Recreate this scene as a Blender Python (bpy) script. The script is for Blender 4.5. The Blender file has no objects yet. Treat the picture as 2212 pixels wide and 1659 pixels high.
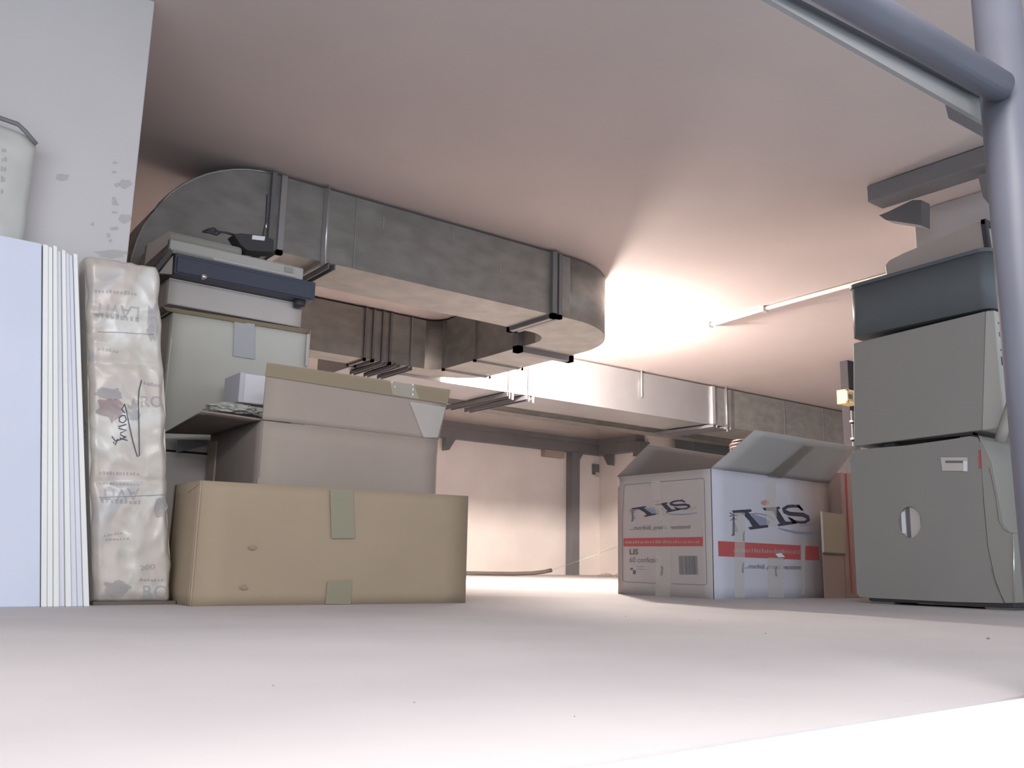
import bpy, bmesh, math, random
from math import *
from mathutils import Vector, Matrix, noise
random.seed(7)
S = bpy.context.scene
COL = S.collection

# ------------------------------------------------------------------ camera
FPX = 1950.0; EYE = 0.11; ROLL = .02
PITCH = atan(385/1950); AZ = atan2(2594, 1950)
_F = Vector((cos(AZ), sin(AZ), 0)); _R = Vector((sin(AZ), -cos(AZ), 0)); _Z = Vector((0, 0, 1))
_L = _F*cos(PITCH) + _Z*sin(PITCH); _U = -_F*sin(PITCH) + _Z*cos(PITCH)
cx_ = _R*cos(ROLL) + _U*sin(ROLL); cy_ = -_R*sin(ROLL) + _U*cos(ROLL)
cam = bpy.data.cameras.new('camera'); co = bpy.data.objects.new('camera', cam); COL.objects.link(co)
M = Matrix((cx_, cy_, -_L)).transposed().to_4x4(); M.translation = Vector((0, 0, EYE)); co.matrix_world = M
cam.sensor_width = 36; cam.lens = 36*FPX/2212; cam.clip_start = .02; cam.clip_end = 60
S.camera = co
# ------------------------------------------------------------------ world, light, exposure
w = bpy.data.worlds.new('world'); S.world = w; w.use_nodes = True
w.node_tree.nodes['Background'].inputs[0].default_value = (.80, .88, 1.0, 1)
w.node_tree.nodes['Background'].inputs[1].default_value = .9
S.view_settings.view_transform = 'Standard'; S.view_settings.look = 'None'
S.view_settings.gamma = 1; S.view_settings.use_curve_mapping = False
S.view_settings.exposure = .55
def area(name, loc, target, sx, sy, power, color):
    l = bpy.data.lights.new(name, 'AREA'); l.shape = 'RECTANGLE'; l.size = sx; l.size_y = sy
    l.energy = power; l.color = color
    o = bpy.data.objects.new(name, l); COL.objects.link(o)
    o.location = loc; o.rotation_euler = (Vector(target)-Vector(loc)).to_track_quat('-Z', 'Y').to_euler()
    return o
area('hall_daylight', (-2.6, -1.6, 1.3), (1.2, 2.0, .6), 2.0, 1.4, 34, (.82, .89, 1))
area('hall_lamp', (0, .12, 1.05), (.05, .42, 0), 1.3, .3, 18, (1, .95, .93))
C = 1.51
# ------------------------------------------------------------------ helpers
def ray(x, y):
    dx = x-1106; dy = 829.5-y
    return _L*FPX + _R*(dx*cos(ROLL)-dy*sin(ROLL)) + _U*(dx*sin(ROLL)+dy*cos(ROLL))
def pl(x, y, k, v):
    d = ray(x, y); o = Vector((0, 0, EYE)); return o + d*((v-o[k])/d[k])
def G(x, y, z=0.): return pl(x, y, 2, z)
def PX(x, y, v): return pl(x, y, 0, v)
def PY(x, y, v): return pl(x, y, 1, v)
WO = {}
def thing(name, label, cat, loc, group=None):
    o = bpy.data.objects.new(name, None); COL.objects.link(o); o.empty_display_size = .05
    o.location = loc; WO[o.name] = Vector(loc)
    o['label'] = label; o['category'] = cat
    if group: o['group'] = group
    return o
def tag(o, label, cat, group=None):
    o['label'] = label; o['category'] = cat
    if group: o['group'] = group
    return o
def finish(name, me, mat, parent=None, smooth=False):
    vs = [v.co.copy() for v in me.vertices]
    lo = Vector([min(v[i] for v in vs) for i in range(3)]); hi = Vector([max(v[i] for v in vs) for i in range(3)])
    org = Vector(((lo.x+hi.x)/2, (lo.y+hi.y)/2, lo.z))
    for v in me.vertices: v.co -= org
    me.materials.clear()
    me.materials.append(mat)
    if smooth:
        for p in me.polygons: p.use_smooth = True
    o = bpy.data.objects.new(name, me); COL.objects.link(o)
    if parent:
        o.parent = parent; o.location = org - WO[parent.name]
    else: o.location = org
    WO[o.name] = org
    return o
def mk(name, verts, faces, mat, parent=None, smooth=False):
    me = bpy.data.meshes.new(name); me.from_pydata([tuple(v) for v in verts], [], faces); me.update()
    bm = bmesh.new(); bm.from_mesh(me); bmesh.ops.recalc_face_normals(bm, faces=bm.faces); bm.to_mesh(me); bm.free()
    return finish(name, me, mat, parent, smooth)
def frombm(name, bm, mat, parent=None, smooth=False):
    me = bpy.data.meshes.new(name); bmesh.ops.recalc_face_normals(bm, faces=bm.faces); bm.to_mesh(me); bm.free()
    return finish(name, me, mat, parent, smooth)
def hexa(bm, p, bevel=0, seg=2, cuts=0):
    vs = [bm.verts.new(q) for q in p]
    fs = [bm.faces.new([vs[i] for i in f]) for f in ((0,3,2,1),(4,5,6,7),(0,1,5,4),(1,2,6,5),(2,3,7,6),(3,0,4,7))]
    es = list({e for f in fs for e in f.edges})
    if bevel: bmesh.ops.bevel(bm, geom=es, offset=bevel, segments=seg, affect='EDGES', profile=.5)
def bxp(x0, x1, y0, y1, z0, z1):
    return [Vector(q) for q in ((x0,y0,z0),(x1,y0,z0),(x1,y1,z0),(x0,y1,z0),(x0,y0,z1),(x1,y0,z1),(x1,y1,z1),(x0,y1,z1))]
def box(name, x0, x1, y0, y1, z0, z1, mat, parent=None, bevel=0, seg=2):
    bm = bmesh.new(); hexa(bm, bxp(x0, x1, y0, y1, z0, z1), bevel, seg)
    return frombm(name, bm, mat, parent)
def boxes(name, L, mat, parent=None, bevel=0):
    """boxes that touch become one mesh; pieces standing apart become objects of their own"""
    def touch(p, q): return all(p[2*i] <= q[2*i+1]+1e-4 and q[2*i] <= p[2*i+1]+1e-4 for i in range(3))
    groups = []
    for bx in L:
        hit = [g for g in groups if any(touch(bx, q) for q in g)]
        for g in hit: groups.remove(g)
        groups.append(sum(hit, [])+[bx])
    for g in groups:
        bm = bmesh.new()
        for bx in g: hexa(bm, bxp(*bx), bevel, 1)
        o = frombm(name, bm, mat, parent)
    return o
def slab(name, pts, thick, mat, parent=None, n=None, sub=0, amp=0, seed=0):
    """a sheet with real thickness on a four-cornered outline; subdivided and warped a little if asked"""
    pts = [Vector(p) for p in pts]
    if n is None: n = (pts[1]-pts[0]).cross(pts[3]-pts[0])
    n = Vector(n).normalized()*thick
    if not sub:
        bm = bmesh.new(); hexa(bm, [p for p in pts] + [p+n for p in pts]); return frombm(name, bm, mat, parent)
    V = []; Fc = []; N = sub
    for k in (0, 1):
        for i in range(N+1):
            for j in range(N+1):
                u = i/N; v = j/N
                p = (pts[0]*(1-u)+pts[1]*u)*(1-v) + (pts[3]*(1-u)+pts[2]*u)*v
                q = p*3+Vector((seed*7.3, 1, 2))
                V.append(p+n*k+n.normalized()*amp*noise.noise(q))
    o = (N+1)**2; I = lambda k, i, j: k*o+i*(N+1)+j
    for i in range(N):
        for j in range(N):
            for k in (0, 1): Fc.append((I(k,i,j), I(k,i+1,j), I(k,i+1,j+1), I(k,i,j+1)))
        Fc += [(I(0,i,0), I(0,i+1,0), I(1,i+1,0), I(1,i,0)), (I(0,i,N), I(0,i+1,N), I(1,i+1,N), I(1,i,N)),
               (I(0,0,i), I(0,0,i+1), I(1,0,i+1), I(1,0,i)), (I(0,N,i), I(0,N,i+1), I(1,N,i+1), I(1,N,i))]
    return mk(name, V, Fc, mat, parent, True)
def prism(name, poly, ext, mat, parent=None, bevel=0, smooth=False):
    n = len(poly); ext = Vector(ext)
    bm = bmesh.new()
    a = [bm.verts.new(p) for p in poly]; b = [bm.verts.new(Vector(p)+ext) for p in poly]
    bm.faces.new(a); bm.faces.new(b[::-1])
    for i in range(n): bm.faces.new((a[i], a[(i+1) % n], b[(i+1) % n], b[i]))
    if bevel: bmesh.ops.bevel(bm, geom=[e for e in bm.edges], offset=bevel, segments=1, affect='EDGES')
    return frombm(name, bm, mat, parent)
def tube_bm(bm, pts, r, seg=10):
    pts = [Vector(p) for p in pts]; rings = []
    for i, p in enumerate(pts):
        t = (pts[min(i+1, len(pts)-1)]-pts[max(i-1, 0)]).normalized()
        a = Vector((0, 0, 1)) if abs(t.z) < .9 else Vector((1, 0, 0))
        u = t.cross(a).normalized(); v = t.cross(u)
        rings.append([bm.verts.new(p+u*r*cos(2*pi*k/seg)+v*r*sin(2*pi*k/seg)) for k in range(seg)])
    for A, B in zip(rings, rings[1:]):
        for k in range(seg): bm.faces.new((A[k], A[(k+1) % seg], B[(k+1) % seg], B[k]))
    bm.faces.new(rings[0]); bm.faces.new(rings[-1][::-1])
def tube(name, pts, r, mat, parent=None, seg=12, smooth=True):
    bm = bmesh.new(); tube_bm(bm, pts, r, seg)
    o = frombm(name, bm, mat, parent, smooth)
    return o
def flat(name, polys, mat, parent):
    """flat print: each outline (3D points lying on one face) becomes a filled polygon of one mesh"""
    V = []; Fc = []
    for p in polys:
        Fc.append(tuple(range(len(V), len(V)+len(p)))); V += p
    o = mk(name, V, Fc, mat, parent)
    if len(polys) > 1: o['kind'] = 'stuff'      # fine print, too small to pick apart
    return o
def ribbon(pts, wd):
    out = []; n = len(pts)
    L = []; Rr = []
    for i, p in enumerate(pts):
        a = pts[max(i-1, 0)]; b = pts[min(i+1, n-1)]
        dx = b[0]-a[0]; dy = b[1]-a[1]; l = hypot(dx, dy) or 1
        ww = (wd[i] if isinstance(wd, (list, tuple)) else wd)/2
        L.append((p[0]-dy/l*ww, p[1]+dx/l*ww)); Rr.append((p[0]+dy/l*ww, p[1]-dx/l*ww))
    for i in range(n-1): out.append([L[i], L[i+1], Rr[i+1], Rr[i]])
    return out
def text_polys(s, p0, p1, hgt, shear=0, up=None, bold=0):
    """glyph triangles of a line of text in picture units: baseline p0->p1, letter height hgt (up = direction)"""
    cu = bpy.data.curves.new('t', 'FONT'); cu.body = s; cu.resolution_u = 3
    if bold: cu.offset = bold
    ob = bpy.data.objects.new('t', cu); COL.objects.link(ob)
    dg = bpy.context.evaluated_depsgraph_get(); dg.update()
    me = ob.evaluated_get(dg).to_mesh()
    vs = [v.co.copy() for v in me.vertices]; fs = [tuple(p.vertices) for p in me.polygons]
    ob.evaluated_get(dg).to_mesh_clear(); bpy.data.objects.remove(ob); bpy.data.curves.remove(cu)
    x0 = min(v.x for v in vs); x1 = max(v.x for v in vs)
    bx, by = p1[0]-p0[0], p1[1]-p0[1]; l = hypot(bx, by)
    ux, uy = up if up else (by/l, -bx/l)
    out = []
    P = []
    for v in vs:
        t = (v.x-x0)/(x1-x0); q = v.y/.7*hgt
        P.append((p0[0]+bx*t+ux*q+bx/l*shear*q, p0[1]+by*t+uy*q+by/l*shear*q))
    return [[P[i] for i in f] for f in fs]
# ------------------------------------------------------------------ materials
def mat(name, col, rough=.7, metal=0., var=.0, vscale=8., col2=None, bump=0., bscale=60., stretch=(1,1,1), spec=.4, sheen=0):
    m = bpy.data.materials.new(name); m.use_nodes = True; nt = m.node_tree; b = nt.nodes['Principled BSDF']
    b.inputs['Roughness'].default_value = rough; b.inputs['Metallic'].default_value = metal
    b.inputs['Specular IOR Level'].default_value = spec
    b.inputs['Base Color'].default_value = (*col, 1)
    if var or bump:
        tc = nt.nodes.new('ShaderNodeTexCoord'); mp = nt.nodes.new('ShaderNodeMapping')
        mp.inputs['Scale'].default_value = stretch; nt.links.new(tc.outputs['Object'], mp.inputs[0])
    if var:
        n = nt.nodes.new('ShaderNodeTexNoise'); n.inputs['Scale'].default_value = vscale; n.inputs['Detail'].default_value = 6
        r = nt.nodes.new('ShaderNodeValToRGB'); c2 = col2 or tuple(c*(1-var) for c in col)
        r.color_ramp.elements[0].position = .35; r.color_ramp.elements[1].position = .68
        r.color_ramp.elements[0].color = (*c2, 1); r.color_ramp.elements[1].color = (*col, 1)
        nt.links.new(mp.outputs[0], n.inputs['Vector']); nt.links.new(n.outputs[0], r.inputs[0]); nt.links.new(r.outputs[0], b.inputs['Base Color'])
    if bump:
        n = nt.nodes.new('ShaderNodeTexNoise'); n.inputs['Scale'].default_value = bscale; n.inputs['Detail'].default_value = 4
        bp = nt.nodes.new('ShaderNodeBump'); bp.inputs['Strength'].default_value = bump; bp.inputs['Distance'].default_value = .004
        nt.links.new(mp.outputs[0], n.inputs['Vector']); nt.links.new(n.outputs[0], bp.inputs['Height']); nt.links.new(bp.outputs[0], b.inputs['Normal'])
    return m
def tape_mat(name, col, alpha):
    m = mat(name, col, .25, spec=.5); m.node_tree.nodes['Principled BSDF'].inputs['Alpha'].default_value = alpha; return m
m_floor = mat('concrete_floor', (.56, .53, .53), .75, var=.14, vscale=2.2, bump=.25, bscale=14)
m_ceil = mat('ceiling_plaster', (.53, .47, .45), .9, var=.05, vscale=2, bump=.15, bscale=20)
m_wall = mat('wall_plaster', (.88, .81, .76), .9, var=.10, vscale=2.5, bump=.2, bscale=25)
m_pillar = mat('pillar_paint', (.56, .545, .55), .85, var=.05, vscale=3, bump=.15, bscale=30)
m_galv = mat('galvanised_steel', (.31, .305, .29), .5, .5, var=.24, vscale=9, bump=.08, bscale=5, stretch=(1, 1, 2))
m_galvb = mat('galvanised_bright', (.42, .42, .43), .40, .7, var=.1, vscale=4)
m_flange = mat('flange_steel', (.19, .19, .20), .5, .4)
m_dark = mat('dark_steel', (.20, .195, .205), .6, .1, var=.1, vscale=6)
m_rod = mat('rod_steel', (.7, .7, .72), .3, .8)
m_rail = mat('rail_paint', (.115, .118, .145), .42, .0, var=.12, vscale=12, spec=.25)
m_web = mat('rail_web_paint', (.07, .07, .085), .6)
m_strip = mat('plate_paint', (.24, .245, .25), .6, var=.08, vscale=12)
m_white = mat('kerb_paint', (.86, .83, .83), .6, var=.05, vscale=12, bump=.2, bscale=40)
m_eps = mat('foam_white', (.80, .81, .79), .8, var=.06, vscale=30, stretch=(1, 1, .08))
m_epsb = mat('foam_blue', (.60, .64, .75), .7, var=.04, vscale=5)
m_epsc = mat('foam_cool', (.68, .69, .75), .8, var=.06, vscale=20, stretch=(1, 1, .1))
m_kraft = mat('kraft_board', (.36, .285, .20), .85, var=.08, vscale=4, bump=.06, bscale=50)
m_kraft2 = mat('kraft_board_pink', (.40, .335, .285), .85, var=.07, vscale=4, bump=.05, bscale=50)
m_kraftd = mat('kraft_dark', (.30, .25, .225), .9, var=.1, vscale=8)
m_kraftl = mat('kraft_edge', (.27, .22, .15), .9)
m_cart = mat('white_carton', (.62, .62, .56), .75, var=.06, vscale=5)
m_cart2 = mat('white_carton_warm', (.60, .56, .53), .75, var=.06, vscale=5)
m_tapeb = tape_mat('brown_tape', (.34, .27, .17), .75)
m_tapeg = tape_mat('olive_tape', (.30, .28, .19), .8)
m_tapec = tape_mat('clear_tape', (.80, .78, .73), .26)
m_tapes = mat('grey_tape', (.47, .48, .50), .5)
m_ink = mat('ink_dark', (.055, .055, .085), .7)
m_inkg = mat('ink_grey', (.16, .155, .165), .7)
m_inkb = mat('ink_blue', (.27, .30, .42), .7)
m_red = mat('ink_red', (.48, .10, .10), .7)
m_pink = mat('ink_pink', (.55, .27, .27), .7)
m_beige = mat('beige_plastic', (.33, .325, .295), .6, var=.04, vscale=3)
m_beige2 = mat('beige_plastic_light', (.43, .43, .40), .55)
m_case = mat('grey_case_paint', (.30, .295, .275), .6, var=.05, vscale=3)
m_slate = mat('slate_plastic', (.11, .127, .135), .55, var=.06, vscale=4)
m_black = mat('black_plastic', (.05, .048, .055), .5)
m_navy = mat('drawer_paint', (.065, .073, .105), .5, var=.08, vscale=6)
m_shell = mat('warm_shell', (.40, .36, .33), .6)
m_silver = mat('silver_strip', (.8, .8, .8), .2, .9)
m_film = mat('plastic_film', (.62, .62, .58), .28, var=.25, vscale=6, spec=.6)
m_paper = mat('white_paper', (.82, .82, .86), .6)
m_ghost = tape_mat('ghost_print', (.32, .32, .36), .34)
m_ghost2 = tape_mat('ghost_print_mauve', (.33, .22, .25), .42)
m_salmon = mat('salmon_board', (.36, .25, .215), .8, var=.1, vscale=4)
m_sand = mat('sand_board', (.36, .29, .21), .8)
m_copper = mat('brown_shiny', (.11, .06, .045), .25, spec=.8)
m_yellow = mat('cream_plastic', (.78, .58, .26), .45)
m_hose = mat('hose_rubber', (.12, .10, .085), .5)
m_green = mat('green_string', (.35, .55, .30), .6)
m_blueprint = mat('print_blue', (.06, .07, .20), .7)

# ------------------------------------------------------------------ the setting
def struct(o, kind='structure'): o['kind'] = kind; return o
WX0, WX1, WY = -2.2, 8.6, 6.9
struct(box('floor', WX0, WX1, .405, WY, -.14, 0, m_floor))
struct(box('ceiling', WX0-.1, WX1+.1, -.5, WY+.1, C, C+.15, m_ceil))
struct(box('wall_back', WX0, WX1, WY, WY+.12, -.14, C, m_wall))
struct(box('wall_right', WX1, WX1+.12, .405, WY, -.14, C, m_wall))
struct(box('wall_left', WX0-.12, WX0, .405, WY, -.14, C, m_wall))
# front kerb: a lower white ledge with a rounded bead on its edge
tr = struct(box('trim_front_ledge', WX0, WX1, .312, .405, -.14, -.002, m_white, bevel=.001))
tube('bead', [(WX0, .306, -.013), (WX1, .306, -.013)], .0085, m_white, tr, 10)
# left pillar, rear pillar, right column
struct(box('wall_left_pillar', -1.2, .508, 2.24, 2.62, 0, C, m_pillar, bevel=.003))
PILLAR = bpy.data.objects['wall_left_pillar']
XP = 6.342
struct(box('wall_back_pillar', XP, XP+.42, 6.205, WY, 0, C, m_wall, bevel=.003))
yc = PX(1975, 480, 3.3).y
struct(box('wall_right_column', 3.3, 3.75, yc-.5, yc, 0, C, m_pillar, bevel=.003))

# ------------------------------------------------------------------ railing
t = thing('steel_railing', 'grey painted steel railing of round tubes in the right foreground', 'railing', (.86, .37, -.012))
pb = (PY(2110, 0, .36)+PY(2205, 0, .36))/2
tube('post', [(0.889, .37, -.002), (0.889, .37, .3), (0.889, .37, .9)], .0225, m_rail, t, 28)
a = PY(1835, -3, .365); b = PY(2125, 168, .365); d = (b-a).normalized()
tube('rail', [a-d*.9, a, b+d*.03], .0155, m_rail, t, 24)
def bar(name, p0, p1, p2, p3, y, th, mt):     # lower left, lower right, upper right, upper left
    P = [PY(*p, y) for p in (p0, p1, p2, p3)]; d = (P[0]-P[1]).normalized()*.8
    slab(name, [P[0]+d, P[1], P[2], P[3]+d], th, mt, t, n=(0, 1, 0))
bar('flat_bar', (1665, 0), (2135, 269), (2135, 213), (1731, 0), .405, .005, m_strip)
bar('angle_web', (1731, 0), (2135, 213), (2135, 180), (1790, 0), .399, .004, m_web)
bar('bar_highlight', (1757, 0), (1972, 118), (1972, 111), (1767, 0), .398, .006, m_silver)  # bright strip added to paint a thin highlight along the bar


# ------------------------------------------------------------------ ducts
ZB, ZT = 1.206, 1.497
def profile_ring(rings):   # rings of 4 points -> closed skin
    V = [p for r in rings for p in r]; Fc = []
    for i in range(len(rings)-1):
        for k in range(4): Fc.append((i*4+k, i*4+(k+1) % 4, i*4+4+(k+1) % 4, i*4+4+k))
    Fc.append((0, 1, 2, 3)); n = len(V)-4; Fc.append((n+3, n+2, n+1, n))
    return V, Fc
d1 = thing('air_duct', 'galvanised rectangular air duct bending round a U under the ceiling, in front of the lamp', 'duct', (1.8, 3.18, ZB))
Y0, Y1 = 3.03, 3.335
box('duct_section', 1.165, 2.60, Y0, Y1, ZB, ZT, m_galv, d1)
# falling bend at the left end
V, Fc = [], []; rings = []
cx, cz = 1.165, 1.03
for i in range(15):
    a = pi/2+i/14*pi/2; ro, ri = ZT-cz, ZB-cz
    rings.append([(cx+ro*cos(a), Y0, cz+ro*sin(a)), (cx+ro*cos(a), Y1, cz+ro*sin(a)), (cx+ri*cos(a), Y1, cz+ri*sin(a)), (cx+ri*cos(a), Y0, cz+ri*sin(a))])
V, Fc = profile_ring(rings); mk('duct_bend', V, Fc, m_galv, d1)
box('duct_drop', cx-(ZT-cz), cx-(ZB-cz), Y0, Y1, 0, cz, m_galv, d1)
tube('bend_seam', [(cx+(ZT-cz)*cos(pi/2+i/14*pi/2), Y0-.002, cz+(ZT-cz)*sin(pi/2+i/14*pi/2)) for i in range(15)], .004, m_galvb, d1, 6)
def hbend(name, c, rxo, ryo, rxi, ryi, a0, a1, parent, mt=m_galv):
    R = []
    for i in range(33):
        a = a0+(a1-a0)*i/32
        o = (c[0]+rxo*cos(a), c[1]+ryo*sin(a)); q = (c[0]+rxi*cos(a), c[1]+ryi*sin(a))
        R.append([(o[0], o[1], ZB), (o[0], o[1], ZT), (q[0], q[1], ZT), (q[0], q[1], ZB)])
    V, Fc = profile_ring(R); o = mk(name, V, Fc, mt, parent)
    for p in o.data.polygons: p.use_smooth = abs(p.normal.z) < .5 and len(R) > 2
    return o
# first level bend: +X to +Y, then leg, then bend to -X
c1 = (2.60, 3.50)
hbend('duct_bend', c1, .49, .47, .17, .165, -pi/2, 0, d1)
box('duct_leg', 2.77, 3.09, 3.50, 4.33, ZB, ZT, m_galv, d1)
hbend('duct_bend', (2.68, 4.33), .41, .27, .09, .09, 0, pi/2, d1)
box('duct_section', 1.5, 2.68, 4.42, 4.60, ZB, ZT, m_galv, d1)
def fl_x(x, y0, y1, w=.02, e=.02, p=d1, zb=ZB, nm='flange', mt=m_flange):
    boxes(nm, [(x, x+w, y0-e, y0+.004, zb-e, ZT), (x, x+w, y1-.004, y1+e, zb-e, ZT), (x, x+w, y0-e, y1+e, zb-e, zb+.003)], mt, p)
def fl_y(y, x0, x1, w=.02, e=.018, p=d1, mt=m_flange):
    boxes('flange', [(x0-e, x0+.004, y, y+w, ZB-e, ZT), (x1-.004, x1+e, y, y+w, ZB-e, ZT), (x0-e, x1+e, y, y+w, ZB-e, ZB+.003)], mt, p)
fl_x(1.150, Y0, Y1, .016); fl_x(1.188, Y0, Y1, .022, .014, mt=m_galvb)
fl_x(2.482, Y0, Y1, .026); fl_x(2.522, Y0, Y1, .02, .016)
fl_y(3.60, 2.77, 3.09, .045, .03); fl_y(4.02, 2.77, 3.09, .014, .012, mt=m_galv); fl_y(4.34, 2.77, 3.09, .014, .012, mt=m_galv)
for x in (2.28, 2.33, 2.39, 2.44): fl_x(x, 4.42, 4.6, .014, .014)
fl_x(2.58, 4.42, 4.6, .008, .012, mt=m_galvb)
boxes('strap', [(1.364, 1.388, Y0-.006, Y0, ZB-.02, ZT), (1.50, 1.503, Y0-.003, Y0, ZB, ZT)], m_galvb, d1)
def channel(name, x, y0, y1, z, parent, mt=m_dark, w=.03, h=.022):
    boxes(name, [(x-w/2, x+w/2, y0, y1, z-.003, z), (x-w/2, x-w/2+.004, y0, y1, z-h, z), (x+w/2-.004, x+w/2, y0, y1, z-h, z)], mt, parent)
channel('support_rail', 1.385, 2.97, 3.42, ZB-.02, d1)
tube('hanger_rod', [(1.374, 3.012, ZB-.03), (1.374, 3.012, C)], .004, m_rod, d1, 8)
channel('support_rail', 2.36, 4.32, 4.70, ZB-.018, d1); channel('support_rail', 2.45, 4.32, 4.70, ZB-.018, d1); channel('support_rail', 2.54, 4.34, 4.70, ZB-.018, d1)
# score lines on the long side
boxes('crease', [(x, x+.004, Y0-.0015, Y0, z, z+.05) for x, z in ((1.62, 1.40), (1.95, 1.43), (2.2, 1.33))], m_galvb, d1)

D2Y0, D2Y1, D2B = 4.62, 5.05, 1.192
d2 = thing('air_duct', 'long straight galvanised duct glaring in the lamp light beyond the U-shaped one', 'duct', (5, 4.8, D2B))
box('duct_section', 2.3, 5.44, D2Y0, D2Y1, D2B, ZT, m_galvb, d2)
box('duct_section', 5.44, 7.35, D2Y0, D2Y1, D2B, ZT, m_galv, d2)  # duller steel here paints the fall-off of the lamp light
fl_x(5.425, D2Y0, D2Y1, .03, .016, d2, D2B, mt=m_rod); fl_x(5.585, D2Y0, D2Y1, .012, .012, d2, D2B)
fl_x(6.35, D2Y0, D2Y1, .008, .004, d2, D2B); fl_x(6.9, D2Y0, D2Y1, .008, .004, d2, D2B)
for x in (3.44, 3.60): channel('support_rail', x, D2Y0-.03, 5.32, D2B-.002, d2, m_flange, .05, .03)
for x in (5.40, 5.56): channel('support_rail', x, D2Y0-.06, 5.18, D2B-.004, d2, m_dark, .05, .025)
for x, y in ((3.44, D2Y0-.018), (3.60, D2Y0-.018), (4.65, D2Y0-.012), (5.56, D2Y0-.04)):
    tube('hanger_rod', [(x, y, D2B-.045 if x != 4.65 else D2B+.12), (x, y, C)], .006, m_rod if x > 4 else m_dark, d2, 8)
for x in (3.46, 3.63): tube('bolt', [(x, D2Y0-.025, D2B-.05), (x, D2Y0-.025, D2B+.01)], .009, m_rod, d2, 6)
# branch duct further behind, its shadow painted as dark slate
pa = PY(1455, 960, 5.7); pbb = PY(1575, 960, 5.7)
o = tag(box('branch_duct', PY(1458, 960, 6.1).x, pa.x+1.5, 5.85, 6.1, PY(1500, 1005, 5.7).z, ZT, m_slate, bevel=.004), 'dark blocky duct branch under the far end of the straight duct', 'duct')
zt = PY(1200, 899, 5.6).z
o = tag(boxes('cable_tray', [(3.2, 7.4, 5.6, 5.604, zt-.02, zt+.02), (3.2, 7.4, 5.6, 5.75, zt-.022, zt-.018), (3.2, 7.4, 5.746, 5.75, zt-.02, zt+.02)], m_galv), 'thin grey metal tray running behind the long straight duct', 'cable tray')

for x in (3.6, 5.2, 6.8): tube('hanger_rod', [(x, 5.675, zt-.018), (x, 5.675, C)], .005, m_rod, o, 8)
# ------------------------------------------------------------------ lamp hanging behind the bend
LX, LY, LZ = 3.41, 3.88, 1.41
lt = thing('ceiling_lamp', 'glowing warm ceiling lamp hidden behind the duct bend', 'lamp', (LX, LY, LZ-.03))
me_l = bpy.data.materials.new('lamp_glow'); me_l.use_nodes = True
bb = me_l.node_tree.nodes['Principled BSDF']; bb.inputs['Emission Color'].default_value = (1, .86, .77, 1); bb.inputs['Emission Strength'].default_value = 2500
tube('bulb', [(LX, LY, LZ-.045), (LX, LY, LZ-.040), (LX, LY, LZ+.035)], .05, me_l, lt, 20)
hv_ = []
for z in (LZ-.105, LZ-.034):
    for rad in (.060, .063):
        hv_ += [(LX+rad*cos(pi+pi*k/16), LY+rad*sin(pi+pi*k/16), z) for k in range(17)]
hf_ = []
for k in range(16):
    a_, b_, c_, d_ = k, 17+k, 34+k, 51+k
    hf_ += [(a_, a_+1, c_+1, c_), (b_, d_, d_+1, b_+1), (a_, b_, b_+1, a_+1), (c_, c_+1, d_+1, d_)]
hf_ += [(0, 34, 51, 17), (16, 33, 67, 50)]
mk('added_hood', hv_, hf_, m_white, lt)  # unseen hood, added to keep the lamp's light off the near floor
tube('lamp_base', [(LX, LY, LZ+.036), (LX, LY, C)], .045, m_white, lt, 16)

# ------------------------------------------------------------------ conduit, steel beams, brackets
cd = thing('conduit', 'thin pale conduit clipped along the ceiling left of the dark beam', 'conduit', (3.95, 2.8, C-.03))
tube('pipe', [(4.0, 3.47, C-.014), (3.955, 2.984, C-.014), (3.92, 2.25, C-.014), (3.88, 1.5, C-.014)], .0115, m_cart2, cd, 10)
for y, x in ((2.984, 3.955), (3.40, 3.993)): box('clip', x-.02, x+.02, y-.014, y+.014, C-.03, C, m_cart2, cd, .003)
def knee(name, p, dirv, s, th, parent, mt=m_dark):   # triangular bracket hanging below p, growing along dirv
    p = Vector(p); dv = Vector(dirv).normalized(); n = dv.cross(_Z)*th
    prism(name, [p-n/2, p-n/2+dv*s, p-n/2+dv*s*.95-_Z*.01, p-n/2+dv*s*.35-_Z*s, p-n/2-_Z*s*1.05], n, mt, parent)
bt = thing('steel_beam', 'dark grey steel beam running along the back wall and round its pillar', 'beam', (5.4, 6.8, 1.2))
z0, z1 = 1.205, 1.355
boxes('beam_wall', [(2.6, XP-.1, 6.82, WY, z0, z0+.10), (2.6, XP-.1, 6.80, WY, z0+.10, z1)], m_dark, bt)
boxes('beam_pillar', [(XP-.1, XP, 6.25, WY, z0, z0+.10), (XP-.12, XP, 6.25, WY, z0+.10, z1)], m_dark, bt)
box('end_block', XP-.13, XP, 6.18, 6.28, z0-.06, z0+.08, m_flange, bt)
def cube_knee(x, y, dx, dy, s=.11):
    knee('knee_bracket', (x, y, z0), (dx, dy, 0), s, .06, bt, m_flange)
xk = PY(962, 960, 6.83).x; cube_knee(xk, 6.85, 1, 0); cube_knee(PY(1241, 1000, 6.83).x, 6.85, 1, 0)
cube_knee(XP-.05, PX(1330, 998, XP).y, 0, 1)
o = tag(box('steel_post', 5.885, 5.985, 6.80, 6.895, 0, z0, m_dark, bevel=.004), 'dark grey square steel post standing against the back wall', 'post')
o = tag(box('junction_box', 5.56, 5.81, 6.83, 6.9, 1.135, 1.204, m_kraft2, bevel=.004), 'small tan box under the beam on the back wall', 'junction box')
ws = thing('wall_socket', 'small dark fitting on the back wall right of the steel post', 'fitting', (6.27, 6.88, 1.0))
box('body', 6.235, 6.30, 6.855, 6.9, 1.01, 1.115, m_dark, ws, .006); box('lip', 6.245, 6.29, 6.845, 6.857, .985, 1.03, m_cart2, ws, .003)

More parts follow.
